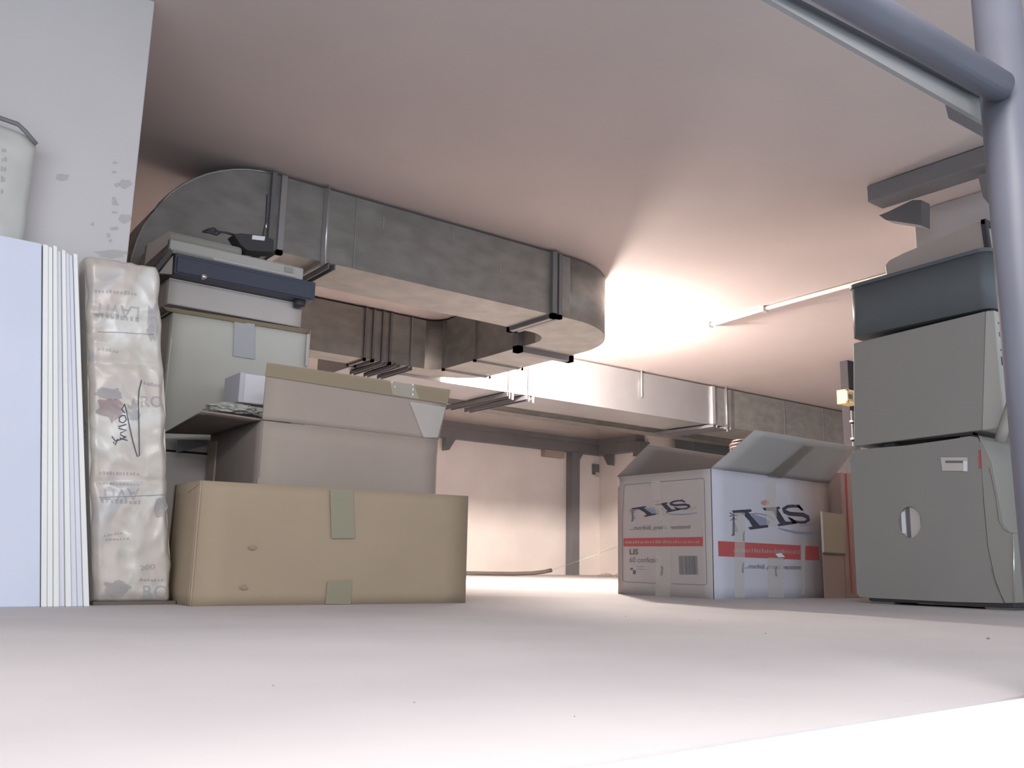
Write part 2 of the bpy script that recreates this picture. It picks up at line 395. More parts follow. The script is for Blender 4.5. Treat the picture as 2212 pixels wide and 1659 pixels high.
rb = thing('steel_beam', 'dark grey steel beam under the ceiling at the column top right', 'beam', (3.0, 1.4, 1.43))
XB = 2.93
bz0, bz1 = PX(1874, 437, XB).z, C-.004
boxes('beam_web', [(XB, XB+.10, .7, 1.73, bz0, bz1)], m_dark, rb, .002)
pk = [PX(x, y, 3.05) for x, y in ((1899, 465), (1919, 457), (1971, 432), (1990, 432), (1990, 487), (1974, 484), (1913, 475))]
prism('knee_bracket', pk, (.06, 0, 0), m_flange, rb)
pk = [PX(x, y, 2.95) for x, y in ((2112, 378), (2140, 372), (2147, 380), (2147, 446), (2135, 440), (2123, 425))]
prism('knee_bracket', pk, (.06, 0, 0), m_dark, rb)
o = tag(prism('beam_stub', [PX(x, y, 2.2) for x, y in ((2038, 216), (2120, 226), (2180, 268), (2180, 320), (2130, 300), (2085, 275), (2048, 258))], (.05, 0, 0), m_flange, bevel=.002), 'dark steel bracket stub under the ceiling behind the railing bar', 'bracket')

# vertical trunking with cream junction box
tx, ty = 5.44, 3.49
tk = thing('wall_trunking', 'narrow grey metal channel hanging from the ceiling beside the computer stack', 'trunking', (tx, ty, .4))
box('channel', tx, tx+.10, ty-.06, ty, .4, C, mat('trunking_paint', (.06, .057, .063), .8, spec=.05), tk, .002)
boxes('cover_plate', [(tx-.0, tx+.085, ty-.072, ty-.06, z, z+h) for z, h in ((.62, .16), (.80, .15), (.97, .10), (1.09, .07))], m_dark, tk, .002)
boxes('clamp', [(tx-.01, tx+.10, ty-.08, ty-.058, z, z+.012) for z in (.79, .962, 1.08)], m_silver, tk)
p = PY(1810, 870, ty-.08); q = PY(1840, 845, ty-.08)
jb = thing('junction_box', 'small cream yellow square box on the grey channel by the computer stack', 'junction box', (p.x, ty-.09, p.z))
box('body', p.x, p.x+.13, ty-.14, ty-.073, p.z-.01, p.z+.085, m_yellow, jb, .004)
boxes('frame', [(p.x, p.x+.10, ty-.15, ty-.14, p.z-.005, p.z+.010), (p.x, p.x+.10, ty-.15, ty-.14, p.z+.07, p.z+.085), (p.x, p.x+.018, ty-.15, ty-.14, p.z-.005, p.z+.085), (p.x+.082, p.x+.10, ty-.15, ty-.14, p.z-.005, p.z+.085)], mat('cream_light', (.95, .82, .5), .4), jb, .003)
box('socket', p.x+.03, p.x+.07, ty-.145, ty-.14, p.z+.025, p.z+.055, m_dark, jb)

# ------------------------------------------------------------------ hose and string and rubble at the back
pts = [PY(x, y, yy) for x, y, yy in ((900, 1243, 6.0), (1000, 1243, 6.0), (1060, 1244, 6.0), (1110, 1244.5, 6.0), (1150, 1243, 5.98), (1175, 1240, 5.96), (1191, 1236.5, 5.95))]
pts = [Vector((p.x, p.y, max(p.z, .0)+.018)) for p in pts]
o = tag(tube('hose', pts, .0165, m_hose, None, 10), 'dark rubber hose lying on the floor before the back wall', 'hose')
o = tag(tube('green_string', [pts[-1]+Vector((.0, 0, 0)), PX(1260, 1208, 4.2), PX(1333, 1181, 2.50)], .0009, m_green, None, 5), 'thin green string stretched from the hose to the printed white box', 'string')
for i in range(9):
    q = PY(1292+i*5, 1246, 6.1+random.random()*.1); r = random.uniform(.008, .02)
    bm = bmesh.new(); bmesh.ops.create_icosphere(bm, subdivisions=1, radius=r)
    for v in bm.verts: v.co *= random.uniform(.7, 1.2); v.co += Vector((q.x, q.y, r*.6))
    lo = min(v.co.z for v in bm.verts)
    for v in bm.verts: v.co.z -= lo
    tag(frombm('rubble', bm, m_kraft2), 'crumb of plaster rubble on the floor at the foot of the back pillar', 'rubble', 'plaster crumbs at the back pillar')

# ------------------------------------------------------------------ foam boards at the left
bf = 2.12
def lean(x0, x1, top0, top1, z, y0, y1, name, mt, parent=None, bev=.0015):
    bm = bmesh.new()
    hexa(bm, [Vector(p) for p in ((x0,y0,0),(x1,y0,0),(x1,y1,0),(x0,y1,0),(top0,y0,z[0]),(top1,y0,z[1]),(top1,y1,z[1]),(top0,y1,z[0]))], bev, 1)
    return frombm(name, bm, mt, parent)
o = tag(lean(-.45, .384, -.53, .303, (.775, .772), bf, bf+.03, 'foam_board', m_epsb), 'large pale blue foam panel, broad side to the front, at the left edge', 'panel')
xs = [.386+i*.0118 for i in range(9)]; tops = [.306, .317, .326, .3345, .344, .352, .360, .368, .377]
names = ['first white foam sheet beside the blue panel', 'second sheet from the blue panel, edge on', 'third sheet from the blue panel, edge on', 'fourth sheet from the blue panel, edge on', 'middle white foam sheet of the edge-on row', 'sixth sheet from the blue panel, edge on, slightly bluish', 'last but one white sheet of the edge-on row', 'last foam sheet of the row, next to the wrapped pack']
for i in range(8):
    zt_ = (.772, .770, .774, .766, .768, .764, .762, .765)[i]
    mt = (m_eps, m_eps, m_eps, m_epsc, m_eps, m_epsc, m_epsc, m_eps)[i]
    dy = (.0, .003, .001, .007, .0, .004, .006, .001)[i]
    tag(lean(xs[i], xs[i+1]-.0008, tops[i], tops[i+1]-.0006, (zt_, zt_-.001), bf+dy, 2.232, 'foam_sheet', mt, None, .001), names[i], 'foam sheet', 'foam sheets standing edge on')

# ------------------------------------------------------------------ wrapped packs
def pack(name, quad, y0, y1, mt, parent, NX=40, NZ=130, amp=.006, seed=0, squash=True):
    """quad: bottom-left, bottom-right, top-right, top-left as (x, z); a wrinkled film-wrapped block"""
    def P(u, v):
        a = Vector(quad[0])*(1-u)+Vector(quad[1])*u; b = Vector(quad[3])*(1-u)+Vector(quad[2])*u
        return a*(1-v)+b*v
    def disp(x, z):
        q = Vector((x*9+seed, z*7, seed*2.3))
        r = 1-abs(noise.noise(q))*2.4
        r2 = 1-abs(noise.noise(Vector((x*22+z*10, z*20-x*8, seed))))*2.2
        d = amp*(.6*r+.4*r2)
        for zz in (.23, .50, .62): d -= .004*exp(-((z-zz-x*.08)/.007)**2)
        return d
    V = []; Fc = []
    bm = bmesh.new(); fr = []
    for i in range(NX+1):
        row = []
        for j in range(NZ+1):
            u = i/NX; v = j/NZ; p = P(u, v); e = min(u, 1-u)*NX/3; e2 = min(v, 1-v)*NZ/4
            rd = (1-min(e, 1))**2*.012+(1-min(e2, 1))**2*.010
            edge = .006*noise.noise(Vector((v*14, u*3, seed)))*(1-min(min(u, 1-u)*8, 1))
            row.append(bm.verts.new((p[0]+edge, y0-disp(p[0], p[1])*(1 if rd < .001 else .4)+rd, p[1]+(.004*noise.noise(Vector((u*9, seed, 1))) if v > .97 else 0))))
        fr.append(row)
    bk = [[bm.verts.new((P(i/NX, j/NZ)[0], y1, P(i/NX, j/NZ)[1])) for j in (0, NZ)] for i in (0, NX)]
    for i in range(NX):
        for j in range(NZ): bm.faces.new((fr[i][j], fr[i+1][j], fr[i+1][j+1], fr[i][j+1]))
    bm.faces.new([fr[0][j] for j in range(NZ+1)]+[bk[0][1], bk[0][0]])
    bm.faces.new([fr[NX][j] for j in range(NZ, -1, -1)]+[bk[1][0], bk[1][1]])
    bm.faces.new([fr[i][0] for i in range(NX, -1, -1)]+[bk[0][0], bk[1][0]])
    bm.faces.new([fr[i][NZ] for i in range(NX+1)]+[bk[1][1], bk[0][1]])
    bm.faces.new((bk[0][0], bk[0][1], bk[1][1], bk[1][0]))
    o = frombm(name, bm, mt, parent)
    for p in o.data.polygons: p.use_smooth = len(p.vertices) == 4
    return o, disp
# film material: cream goods showing through whitish wrinkled film
m_wrap = bpy.data.materials.new('wrap_film'); m_wrap.use_nodes = True
nt = m_wrap.node_tree; b = nt.nodes['Principled BSDF']; b.inputs['Roughness'].default_value = .3; b.inputs['Specular IOR Level'].default_value = .6
tc = nt.nodes.new('ShaderNodeTexCoord'); n1 = nt.nodes.new('ShaderNodeTexNoise'); n1.inputs['Scale'].default_value = 5.5; n1.inputs['Detail'].default_value = 5; n1.inputs['Distortion'].default_value = .8
rr = nt.nodes.new('ShaderNodeValToRGB'); e = rr.color_ramp.elements
e[0].position = .33; e[0].color = (.44, .43, .42, 1); e[1].position = .66; e[1].color = (.64, .64, .63, 1)
for ps, cc in ((.42, (.56, .50, .45)), (.50, (.50, .46, .41)), (.57, (.60, .585, .54))):
    x = rr.color_ramp.elements.new(ps); x.color = (*cc, 1)
nt.links.new(tc.outputs['Object'], n1.inputs['Vector']); nt.links.new(n1.outputs[0], rr.inputs[0]); nt.links.new(rr.outputs[0], b.inputs['Base Color'])
YP = 2.165
pk1 = thing('wrapped_pack', 'tall pack in wrinkled printed plastic film between the foam sheets and the brown boxes', 'pack', (.58, 2.2, 0))
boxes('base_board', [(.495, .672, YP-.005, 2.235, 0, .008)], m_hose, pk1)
q = [(.498, .008), (.664, .008), (PY(345, 575, YP).x, .787), (PY(186, 562, YP).x, .780)]
wr, disp = pack('film_wrap', q, YP, 2.235, m_wrap, pk1, seed=3.1, amp=.0085)
def onp(poly, off=.0016):
    out = []
    for x, y in poly:
        p = PY(x, y, YP); out.append(Vector((p.x, YP-disp(p.x, p.z)-off, p.z)))
    return out
def pk_text(s, p0, p1, h, mt=m_ghost, nm='printed_text', up=None, bold=.01):
    flat(nm, [onp(t) for t in text_polys(s, p0, p1, h, 0, up, bold)], mt, pk1)
pk_text('LAVIT', (300, 665), (205, 655), 26)             # printed upside down on the film
pk_text('RO', (348, 862), (300, 868), -24, up=(0, -1)) if False else pk_text('RO', (302, 880), (350, 880), 24)
pk_text('AVIT', (300, 1056), (215, 1056), 24)
pk_text('RO', (308, 1290), (362, 1290), 26)
pk_text('200', (300, 1232), (335, 1228), 10)
def dashes(x0, y0, x1, y1, h, n):
    out = []
    for i in range(n):
        a = (i+.1)/n; b = (i+random.uniform(.6, .95))/n; hh = h*random.uniform(.6, 1)
        xa, ya, xb, yb = x0+(x1-x0)*a, y0+(y1-y0)*a, x0+(x1-x0)*b, y0+(y1-y0)*b
        out.append([(xa, ya), (xb, yb), (xb, yb-hh), (xa, ya-hh)])
    return out
sm = []
for a in ((203, 632, 296, 640, 8, 12), (205, 685, 300, 697, 11, 9), (210, 757, 255, 765, 8, 6), (300, 830, 345, 838, 8, 6), (214, 1025, 300, 1028, 8, 12), (214, 1045, 300, 1050, 5, 12), (216, 1086, 306, 1090, 10, 9), (222, 1160, 265, 1153, 5, 6), (226, 1168, 278, 1166, 5, 7), (300, 1255, 355, 1256, 6, 7)):
    sm += dashes(*a)
flat('printed_lines', [onp(p) for p in sm], m_ghost, pk1)
def blob(cx, cy, rx, ry, n=22, sd=0):
    return [(cx+rx*cos(2*pi*k/n)*(1+.8*noise.noise(Vector((1.7*cos(2*pi*k/n), 1.7*sin(2*pi*k/n), sd)))), cy+ry*sin(2*pi*k/n)*(1+.8*noise.noise(Vector((1.7*sin(2*pi*k/n), 1.7*cos(2*pi*k/n), sd+4))))) for k in range(n)]
def patch(cx, cy, rx, ry, sd):     # a filled blotch cut in rings so it follows the wrinkles
    out = []; B = blob(cx, cy, rx, ry, 24, sd); rs = (0, .35, .7, 1)
    for a, c in zip(rs, rs[1:]):
        for k in range(24):
            p, q2 = B[k], B[(k+1) % 24]
            f = lambda pt, s: (cx+(pt[0]-cx)*s, cy+(pt[1]-cy)*s)
            out.append([f(p, a), f(p, c), f(q2, c), f(q2, a)] if a else [(cx, cy), f(p, c), f(q2, c)])
    return out
flat('ghost_print', [onp(p) for p in patch(235, 850, 30, 14, 1)+patch(285, 890, 13, 26, 2)+patch(328, 700, 13, 36, 3)+patch(344, 1095, 13, 28, 4)+patch(248, 1268, 30, 15, 5)], m_ghost, pk1)
flat('ghost_print', [onp(p, .0012) for p in patch(237, 882, 26, 24, 7)], m_ghost2, pk1)
# handwriting in marker, running down the pack
hw = [[(303, 822), (298, 845), (297, 870), (298, 920), (299, 960), (299, 984), (295, 987), (291, 975), (284, 950), (277, 920), (271, 885), (268, 873)],
      [(268, 873), (262, 884), (268, 893)], [(262, 898), (256, 903), (257, 911), (265, 914), (271, 907), (268, 898), (261, 898)],
      [(271, 917), (255, 922), (255, 926), (271, 930), (258, 936), (258, 940), (270, 946), (262, 942)],
      [(273, 952), (258, 948), (257, 945)], [(270, 944), (258, 950), (247, 953), (240, 943)], [(252, 949), (247, 962), (243, 955)]]
flat('handwriting', [onp(p, .0026) for l in hw for p in ribbon(l, 2.0)], m_ink, pk1)
flat('handwriting', [onp(p, .0026) for l in ([(186, 912), (181, 916), (187, 922)], [(186, 930), (180, 934), (187, 938)], [(187, 942), (182, 946)]) for p in ribbon(l, 1.8)], m_ink, pk1)
for z in (.232, .605):
    pts = [Vector((.47+.02*k-.11*z+.02, 0, z+.002*k)) for k in range(0, 9)]
    pts = [Vector((p.x, YP-disp(p.x, p.z)-.002, p.z)) for p in pts if q[0][0]-.115*z+.004 < p.x < .655-.12*z]
    tube('film_seam', pts, .0010, m_film, pk1, 6)
pk2 = thing('wrapped_pack', 'film-wrapped grey-white pack standing behind the blue foam panel against the pillar', 'pack', (.1, 2.2, 0))
tp = PY(40, 262, 2.165); sd = PY(76, 300, 2.165); bt2 = PY(50, 520, 2.165)
o2, disp2 = pack('film_wrap', [(-.10, .0), (.27, .0), (sd.x+.006, sd.z+.004), (-.10, sd.z+.072)], 2.17, 2.235, mat('film_grey', (.55, .56, .53), .35, var=.15, vscale=5), pk2, 30, 90, .006, 9.2)
tube('black_hem', [(-.1, 2.172, sd.z+.056), (0, 2.170, sd.z+.046), (tp.x, 2.166, sd.z+.024), (sd.x-.02, 2.164, sd.z+.01), (sd.x+.004, 2.166, sd.z-.012)], .005, m_dark, pk2, 6)
pk2t = text_polys('PROFESSIONALE', (2, 300), (-2, 500), 14, bold=.01)
flat('printed_lines', [[Vector((PY(x, y, 2.17).x, 2.17-disp2(PY(x, y, 2.17).x, PY(x, y, 2.17).z)-.002, PY(x, y, 2.17).z)) for x, y in p] for p in dashes(3, 330, 15, 330, 8, 2)+dashes(2, 350, 14, 350, 10, 2)+dashes(1, 372, 14, 372, 12, 2)+dashes(0, 395, 12, 395, 14, 2)+dashes(0, 420, 8, 420, 12, 1)], m_ghost, pk2)

# ------------------------------------------------------------------ cardboard boxes, front left
def at_y(pts, y): return [PY(a, b, y) for a, b in pts]
TH = .004
def carton(name, label, x0, x1, y0, y1, z0, z1, mt, min_, amp=.004, seed=0, open_top=False, cat='box', tri=None):
    t = thing(name, label, cat, ((x0+x1)/2, (y0+y1)/2, z0))
    A, B, Cc, D = (x0, y0), (x1, y0), (x1, y1), (x0, y1)
    tz = tri or (z1, z1, z1, z1)
    for k, (p, q, n, za, zb) in enumerate(((A, B, (0, 1, 0), tz[0], tz[1]), (B, Cc, (-1, 0, 0), tz[1], tz[2]), (Cc, D, (0, -1, 0), tz[2], tz[3]), (D, A, (1, 0, 0), tz[3], tz[0]))):
        slab('side_panel', [(*p, z0), (*q, z0), (*q, zb), (*p, za)], TH, mt, t, n, 10, amp, seed+k)
    slab('bottom', [(x0+TH, y0+TH, z0), (x1-TH, y0+TH, z0), (x1-TH, y1-TH, z0), (x0+TH, y1-TH, z0)], TH, mt, t, (0, 0, 1))
    if not open_top:
        slab('top_flap', [(x0, y0, z1), (x1, y0, z1), (x1, (y0+y1)/2-.001, z1), (x0, (y0+y1)/2-.001, z1)], TH, mt, t, (0, 0, 1))
        slab('top_flap', [(x0, (y0+y1)/2+.001, z1), (x1, (y0+y1)/2+.001, z1), (x1, y1, z1), (x0, y1, z1)], TH, mt, t, (0, 0, 1))
    return t
b1 = carton('cardboard_box', 'long low tan cardboard box with olive tape, in front on the left', .675, 1.413, 2.07, 2.262, 0, .277, m_kraft, m_kraftd, .003, 1, True, tri=(.279, .287, .287, .279))
slab('top_flap', [(.675, 2.075, .272), (1.413, 2.075, .28), (1.413, 2.15, .262), (.675, 2.15, .255)], TH, m_kraft, b1, (0, 0, 1))
YB = 2.066
slab('tape', at_y([(716, 1163), (766, 1163), (762, 1060), (713, 1058)], YB), .0012, m_tapeg, b1, (0, -1, 0))
slab('tape', at_y([(703, 1305), (757, 1305), (760, 1253), (707, 1256)], YB), .0012, m_tapeg, b1, (0, -1, 0))
flat('scuff', [[PY(x, y, YB) for x, y in blob(527, 1269, 8, 6, 14, 2)], [PY(x, y, YB) for x, y in blob(545, 1182, 9, 4, 14, 5)]], m_kraftl, b1)
# torn left corner of the lower box
0 and slab('corner_tear', [(.662, 2.17, .20), (.674, 2.12, .20), (.673, 2.115, .29), (.660, 2.165, .285)], .003, m_kraftd, b1)

YA = 2.28
xl = PY(566, 908, YA).x; xr = PY(946, 940, YA).x; zc = PY(566, 908, YA).z
b2 = thing('cardboard_box', 'open pinkish-tan cardboard box with raised front flap behind the low tan box', 'box', ((xl+xr)/2, 2.45, 0))
YK = 2.675
slab('side_panel', [(xl, YA, 0), (xr, YA, 0), (xr, YA, zc), (xl, YA, zc)], TH, m_kraft2, b2, (0, 1, 0), 10, .002, 11)
slab('side_panel', [(xl, YK, 0), (xl, YA, 0), (xl, YA, zc), (xl, YK, zc)], TH, m_kraftd, b2, (1, 0, 0), 10, .002, 12)  # outer face; its shading is put into the darker board colour
slab('side_panel', [(xr, YA, 0), (xr, YK, 0), (xr, YK, zc), (xr, YA, zc)], TH, m_kraft2, b2, (-1, 0, 0))
slab('side_panel', [(xr, YK, 0), (xl, YK, 0), (xl, YK, zc), (xr, YK, zc)], TH, m_kraft2, b2, (0, -1, 0))
slab('bottom', [(xl+.004, YA+.004, 0), (xr-.004, YA+.004, 0), (xr-.004, YK-.004, 0), (xl+.004, YK-.004, 0)], TH, m_kraft2, b2, (0, 0, 1))
fl = [PY(567, 906, YA), PY(948, 950, YA), PY(972, 848, YA), PY(577, 786, YA)]
ff_ = slab('front_flap', fl, TH, m_kraft2, b2, (0, 1, 0), 10, .003, 13)
slab('tape', [PY(x, y, YA-.0035) for x, y in ((572, 812), (966, 873), (973, 842), (577, 783))], .0012, m_tapeb, ff_, (0, -1, 0))
slab('clear_tape', [PY(x, y, YA-.0045) for x, y in ((885, 868), (962, 880), (945, 945), (915, 945))], .0008, m_tapec, b2, (0, -1, 0))
slab('clear_tape', [PY(x, y, YA-.0045) for x, y in ((842, 822), (893, 828), (905, 862), (848, 852))], .0008, m_tapec, b2, (0, -1, 0))
boxes('staple', [(PY(889, y, YA).x-.0015, PY(889, y, YA).x+.0015, YA-.008, YA-.005, PY(889, y, YA).z-.003, PY(889, y, YA).z+.003) for y in (832, 842, 853)]+[(PY(844+6*k, 826+9*k, YA).x-.001, PY(844+6*k, 826+9*k, YA).x+.001, YA-.008, YA-.005, PY(844, 826+9*k, YA).z-.003, PY(844, 826+9*k, YA).z+.002) for k in range(2)], m_silver, b2)
lfp = [Vector((xl, YA, zc)), Vector((xl, YK, zc)), PY(356, 936, YK-.03), PY(438, 890, YA)]
slab('left_flap', lfp, TH, m_kraftd, b2, (0, 0, 1), 8, .004, 14)  # shaded underside painted with the same dark board
slab('back_flap', [(xl, YK, zc), (xr, YK, zc), (xr-.02, YK-.12, zc+.03), (xl+.02, YK-.12, zc+.03)], TH, m_kraftd, b2, (0, 0, 1))
box('corner_strip', xl-.006, xl-.001, YK-.07, YK-.004, .28, .44, m_kraft2, b2)

# crumpled film and white things on the open flap
def crumple(name, cx, cy, cz, rx, ry, rz, seed, mt, label=None, cat=None, parent=None):
    bm = bmesh.new(); bmesh.ops.create_icosphere(bm, subdivisions=4, radius=1)
    for v in bm.verts:
        n = v.co.copy(); r = .75+.5*abs(noise.noise(n*2.3+Vector((seed, 0, 0))))+.2*noise.noise(n*6+Vector((0, seed, 0)))
        v.co = Vector((cx+n.x*rx*r, cy+n.y*ry*r, max(cz+n.z*rz*r, cz-rz*.6)))
    o = frombm(name, bm, mt, parent)
    if label: tag(o, label, cat)
    return o
pf = PY(500, 885, 2.45)
crumple('plastic_film', pf.x+.005, 2.45, pf.z+.0, .085, .05, .020, 2.2, m_film, 'crumpled translucent plastic film on the open box flap', 'film')
q1 = PY(515, 868, 2.50); q2 = PY(572, 812, 2.50)
wb = thing('paper_pack', 'bright white paper pack lying on the plastic film by the raised flap', 'pack', (q1.x+.05, 2.55, q1.z))
box('paper_block', q1.x, q1.x+.13, 2.50, 2.62, q1.z, q2.z, m_paper, wb, .004)
box('wrapper_fold', q1.x-.002, q1.x+.013, 2.496, 2.624, q1.z-.001, q2.z+.001, m_epsc, wb, .002)
q1 = PY(520, 902, 2.46); 
wp = thing('paper_roll', 'rolled white paper half hidden behind the raised flap, under the bright pack', 'paper', (q1.x+.06, 2.5, q1.z-.005))
tube('roll', [(q1.x, 2.50, q1.z+.021), (q1.x+.16, 2.50, q1.z+.019)], .022, m_cart2, wp, 16)
tube('edge', [(q1.x+.025, 2.478, q1.z+.032), (q1.x+.028, 2.4768, q1.z+.024), (q1.x+.05, 2.478, q1.z+.011), (q1.x+.08, 2.48, q1.z+.008)], .001, m_hose, wp, 5)

# ------------------------------------------------------------------ white carton stack
YC = 2.70
zl0 = PY(380, 972, YC).z
cx0 = PY(362, 800, YC).x; cx1 = PY(668, 760, YC).x
c1_ = carton('white_carton', 'plain white carton at the bottom of the stack behind the open flap', cx0-.01, cx1-.02, YC, 3.0, 0, zl0-.011, m_cart2, m_kraftd, .002, 21)
slab('grey_flap', [PY(463, 958, YC-.02), PY(381, 977, YC-.05), PY(383, 950, YC-.05), PY(452, 950, YC-.02)], .003, m_galvb, c1_)
zt1 = PY(362, 672, YC).z; zt2 = PY(668, 714, YC).z
c2_ = carton('white_carton', 'large white carton with grey tape, under the narrower one', cx0, cx1, YC, 3.0, zl0, (zt1+zt2)/2, m_cart, m_kraftd, .003, 22, tri=(zt1, zt2, zt2, zt1))
slab('lid_lip', [PY(362, 672, YC-.004), PY(668, 722, YC-.004), PY(668, 712, YC-.004), PY(350, 662, YC-.004)], .012, m_kraftl, c2_, (0, 1, 0), 10, .004, 5)
slab('grey_tape', [PY(x, y, YC-.005) for x, y in ((504, 769), (550, 776), (550, 700), (506, 694))], .001, m_tapes, c2_, (0, -1, 0))
slab('edge_strip', [PY(x, y, YC-.004) for x, y in ((659, 790), (665, 790), (668, 722), (663, 722))], .002, m_cart2, c2_, (0, -1, 0))
zb3 = max(zt1, zt2)+.006
u0 = PY(366, 610, YC).x; u1 = PY(652, 680, YC).x
zd0 = PY(375, 600, YC).z; 
c3_ = carton('white_carton', 'narrower off-white carton directly under the dark cash drawer', u0, u1, YC+.004, 2.99, zb3, zd0-.005, m_cart2, m_kraftd, .002, 23)
# dark cash drawer
g0 = PY(378, 560, YC-.05); g1 = PY(681, 640, YC-.05)
dz0 = zd0; dz1 = PY(500, 560, YC-.05).z+.002
dd = thing('cash_drawer', 'dark navy metal cash drawer with a round lock on the white cartons', 'cash drawer', ((g0.x+g1.x)/2, 2.8, dz0))
dz1 = (PY(400, 551, YC-.05).z+PY(670, 606, YC-.05).z)/2
dx0, dx1 = g0.x, g1.x
box('body', dx0, dx1, YC-.05, 2.985, dz0, dz1, m_navy, dd, .004)
fp_ = box('front_panel', dx0+.006, dx1-.012, YC-.056, YC-.049, dz0+.004, dz1-.012, m_navy, dd, .003)
lk = PY(441, 597, YC-.06)
tube('lock', [(lk.x, YC-.062, lk.z), (lk.x, YC-.052, lk.z)], .0085, m_silver, fp_, 16)
tube('foot', [(dx1-.04, YC-.02, dz0-.022), (dx1-.04, YC-.02, dz0)], .02, m_black, dd, 14)
# grey terminal on top
k0 = PY(368, 545, YC-.04); k1 = PY(656, 585, YC-.04); kt = PY(372, 520, YC-.04)
tz0 = dz1+.001; tz1 = PY(500, 541, YC-.04).z
kb = thing('receipt_printer', 'grey-beige desktop machine with a silver strip on the dark cash drawer', 'printer', ((k0.x+k1.x)/2, 2.8, tz0))
xq0, xq1 = k0.x-.004, k1.x
prism('body', [(xq0, YC-.04, tz0), (xq0, 2.98, tz0), (xq0, 2.98, tz0+.075), (xq0, 2.80, tz0+.078), (xq0, YC-.01, tz0+.046), (xq0, YC-.04, tz0+.040)], (xq1-xq0, 0, 0), m_beige2, kb, .003)
s0 = PY(462, 551, YC-.045); s1 = PY(638, 582, YC-.045)
box('silver_strip', s0.x, s1.x, YC-.046, YC-.040, tz0+.004, tz0+.011, m_silver, kb, .001)
box('slot', xq0+.01, s0.x, YC-.044, YC-.040, tz0+.004, tz0+.010, m_beige, kb, .001)
lb = PY(626, 566, YC-.045)
box('name_badge', lb.x-.014, lb.x+.014, YC-.044, YC-.040, tz0+.016, tz0+.032, m_beige, kb, .001)
box('raised_cover', xq0+.01, xq0+.25, YC+.04, 2.94, tz0+.06, tz0+.095, m_beige, kb, .012)
for k in range(6): box('key_ridge', xq0+.27+k*.022, xq0+.285+k*.022, YC-.01, YC+.06, tz0+.045, tz0+.052, m_beige2, kb, .002)
# pinkish item overhanging at the left
kx = PY(318, 560, YC-.02); ky = PY(372, 505, YC-.02)
ph = thing('metal_tray', 'pinkish bent sheet cover sticking out left of the grey desktop machine', 'cover', (kx.x+.05, 2.75, tz0))
def P3(x, y, yy): return PY(x, y, yy)
slab('plate', [P3(312, 573, YC+.02), P3(362, 528, YC-.03), P3(368, 498, YC-.03), P3(318, 528, YC+.02)], .02, m_shell, ph, (0, 1, 0))
slab('plate_edge', [P3(335, 578, YC-.03), P3(342, 585, YC-.03), P3(374, 545, YC-.046), P3(368, 536, YC-.046)], .012, m_black, ph, (0, 1, 0))
slab('wedge', [P3(344, 590, YC-.02), P3(372, 592, YC-.04), P3(374, 552, YC-.04), P3(366, 556, YC-.02)], .012, m_shell, ph, (0, 1, 0))
# adapter and cable on the machine
ax = PY(540, 515, YC+.06)
ad = thing('power_adapter', 'black power adapter with white sticker on the grey desktop machine', 'adapter', (ax.x, YC+.07, ax.z))
p0 = PY(512, 545, YC+.03); p1 = PY(590, 505, YC+.03)
poly = [PY(x, y, YC+.03) for x, y in ((505, 505), (520, 504), (572, 509), (592, 517), (592, 545), (535, 541), (520, 528))]
ab_ = prism('adapter_body', poly, (0, .06, 0), m_black, ad, .002)
slab('sticker', [PY(x, y, YC+.029) for x, y in ((544, 517), (571, 520), (573, 511), (545, 508))], .0008, m_paper, ab_, (0, -1, 0))
cab = [PY(x, y, YC+.05) for x, y in ((508, 508), (490, 503), (470, 500), (455, 499), (440, 499), (450, 495), (462, 493), (470, 499), (462, 503), (448, 500))]
tube('cable', cab, .0035, m_black, ad, 6)
tube('cable', [PY(x, y, YC+.05) for x, y in ((438, 500), (452, 502), (468, 507), (475, 503))], .004, m_black, ad, 6)
tube('cable', [PY(x, y, YC+.05) for x, y in ((568, 512), (569, 500), (572, 488), (574, 480), (577, 420))], .0025, m_black, ad, 6)
tube('plug_tip', [PY(574, 492, YC+.048), PY(575, 484, YC+.048)], .004, m_silver, ad, 6)

# ------------------------------------------------------------------ printed white box (right)
LXs = 2.46; LYf = 2.10; LXe = 3.165; LYb = 2.572; LZt = .446
m_lisR = bpy.data.materials.new('printed_box_white'); m_lisR.use_nodes = True
nt = m_lisR.node_tree; b = nt.nodes['Principled BSDF']; b.inputs['Roughness'].default_value = .65
tc = nt.nodes.new('ShaderNodeTexCoord'); sx = nt.nodes.new('ShaderNodeSeparateXYZ'); nz = nt.nodes.new('ShaderNodeTexNoise'); nz.inputs['Scale'].default_value = 5
ad1 = nt.nodes.new('ShaderNodeMath'); ad1.operation = 'MULTIPLY_ADD'; ad1.inputs[1].default_value = .12
rp = nt.nodes.new('ShaderNodeValToRGB'); rp.color_ramp.elements[0].position = .14; rp.color_ramp.elements[0].color = (.56, .57, .65, 1)
rp.color_ramp.elements[1].position = .30; rp.color_ramp.elements[1].color = (.36, .29, .265, 1)      # sun-browned end of the board
nt.links.new(tc.outputs['Object'], sx.inputs[0]); nt.links.new(tc.outputs['Object'], nz.inputs['Vector']); nt.links.new(nz.outputs[0], ad1.inputs[0]); nt.links.new(sx.outputs[0], ad1.inputs[2]); nt.links.new(ad1.outputs[0], rp.inputs[0]); nt.links.new(rp.outputs[0], b.inputs['Base Color'])
m_lisL = mat('printed_box_side', (.50, .46, .45), .7, var=.04, vscale=5)  # same white board; lamp-warmed side painted pinker and darker
m_lisF = mat('printed_box_flap', (.42, .42, .41), .75, var=.05, vscale=5)  # white board too; the flap's shadow is put into this grey
lb_ = thing('printed_box', 'open white printed cardboard box with red band and dark blue letters LIS', 'box', (2.8, 2.33, 0))
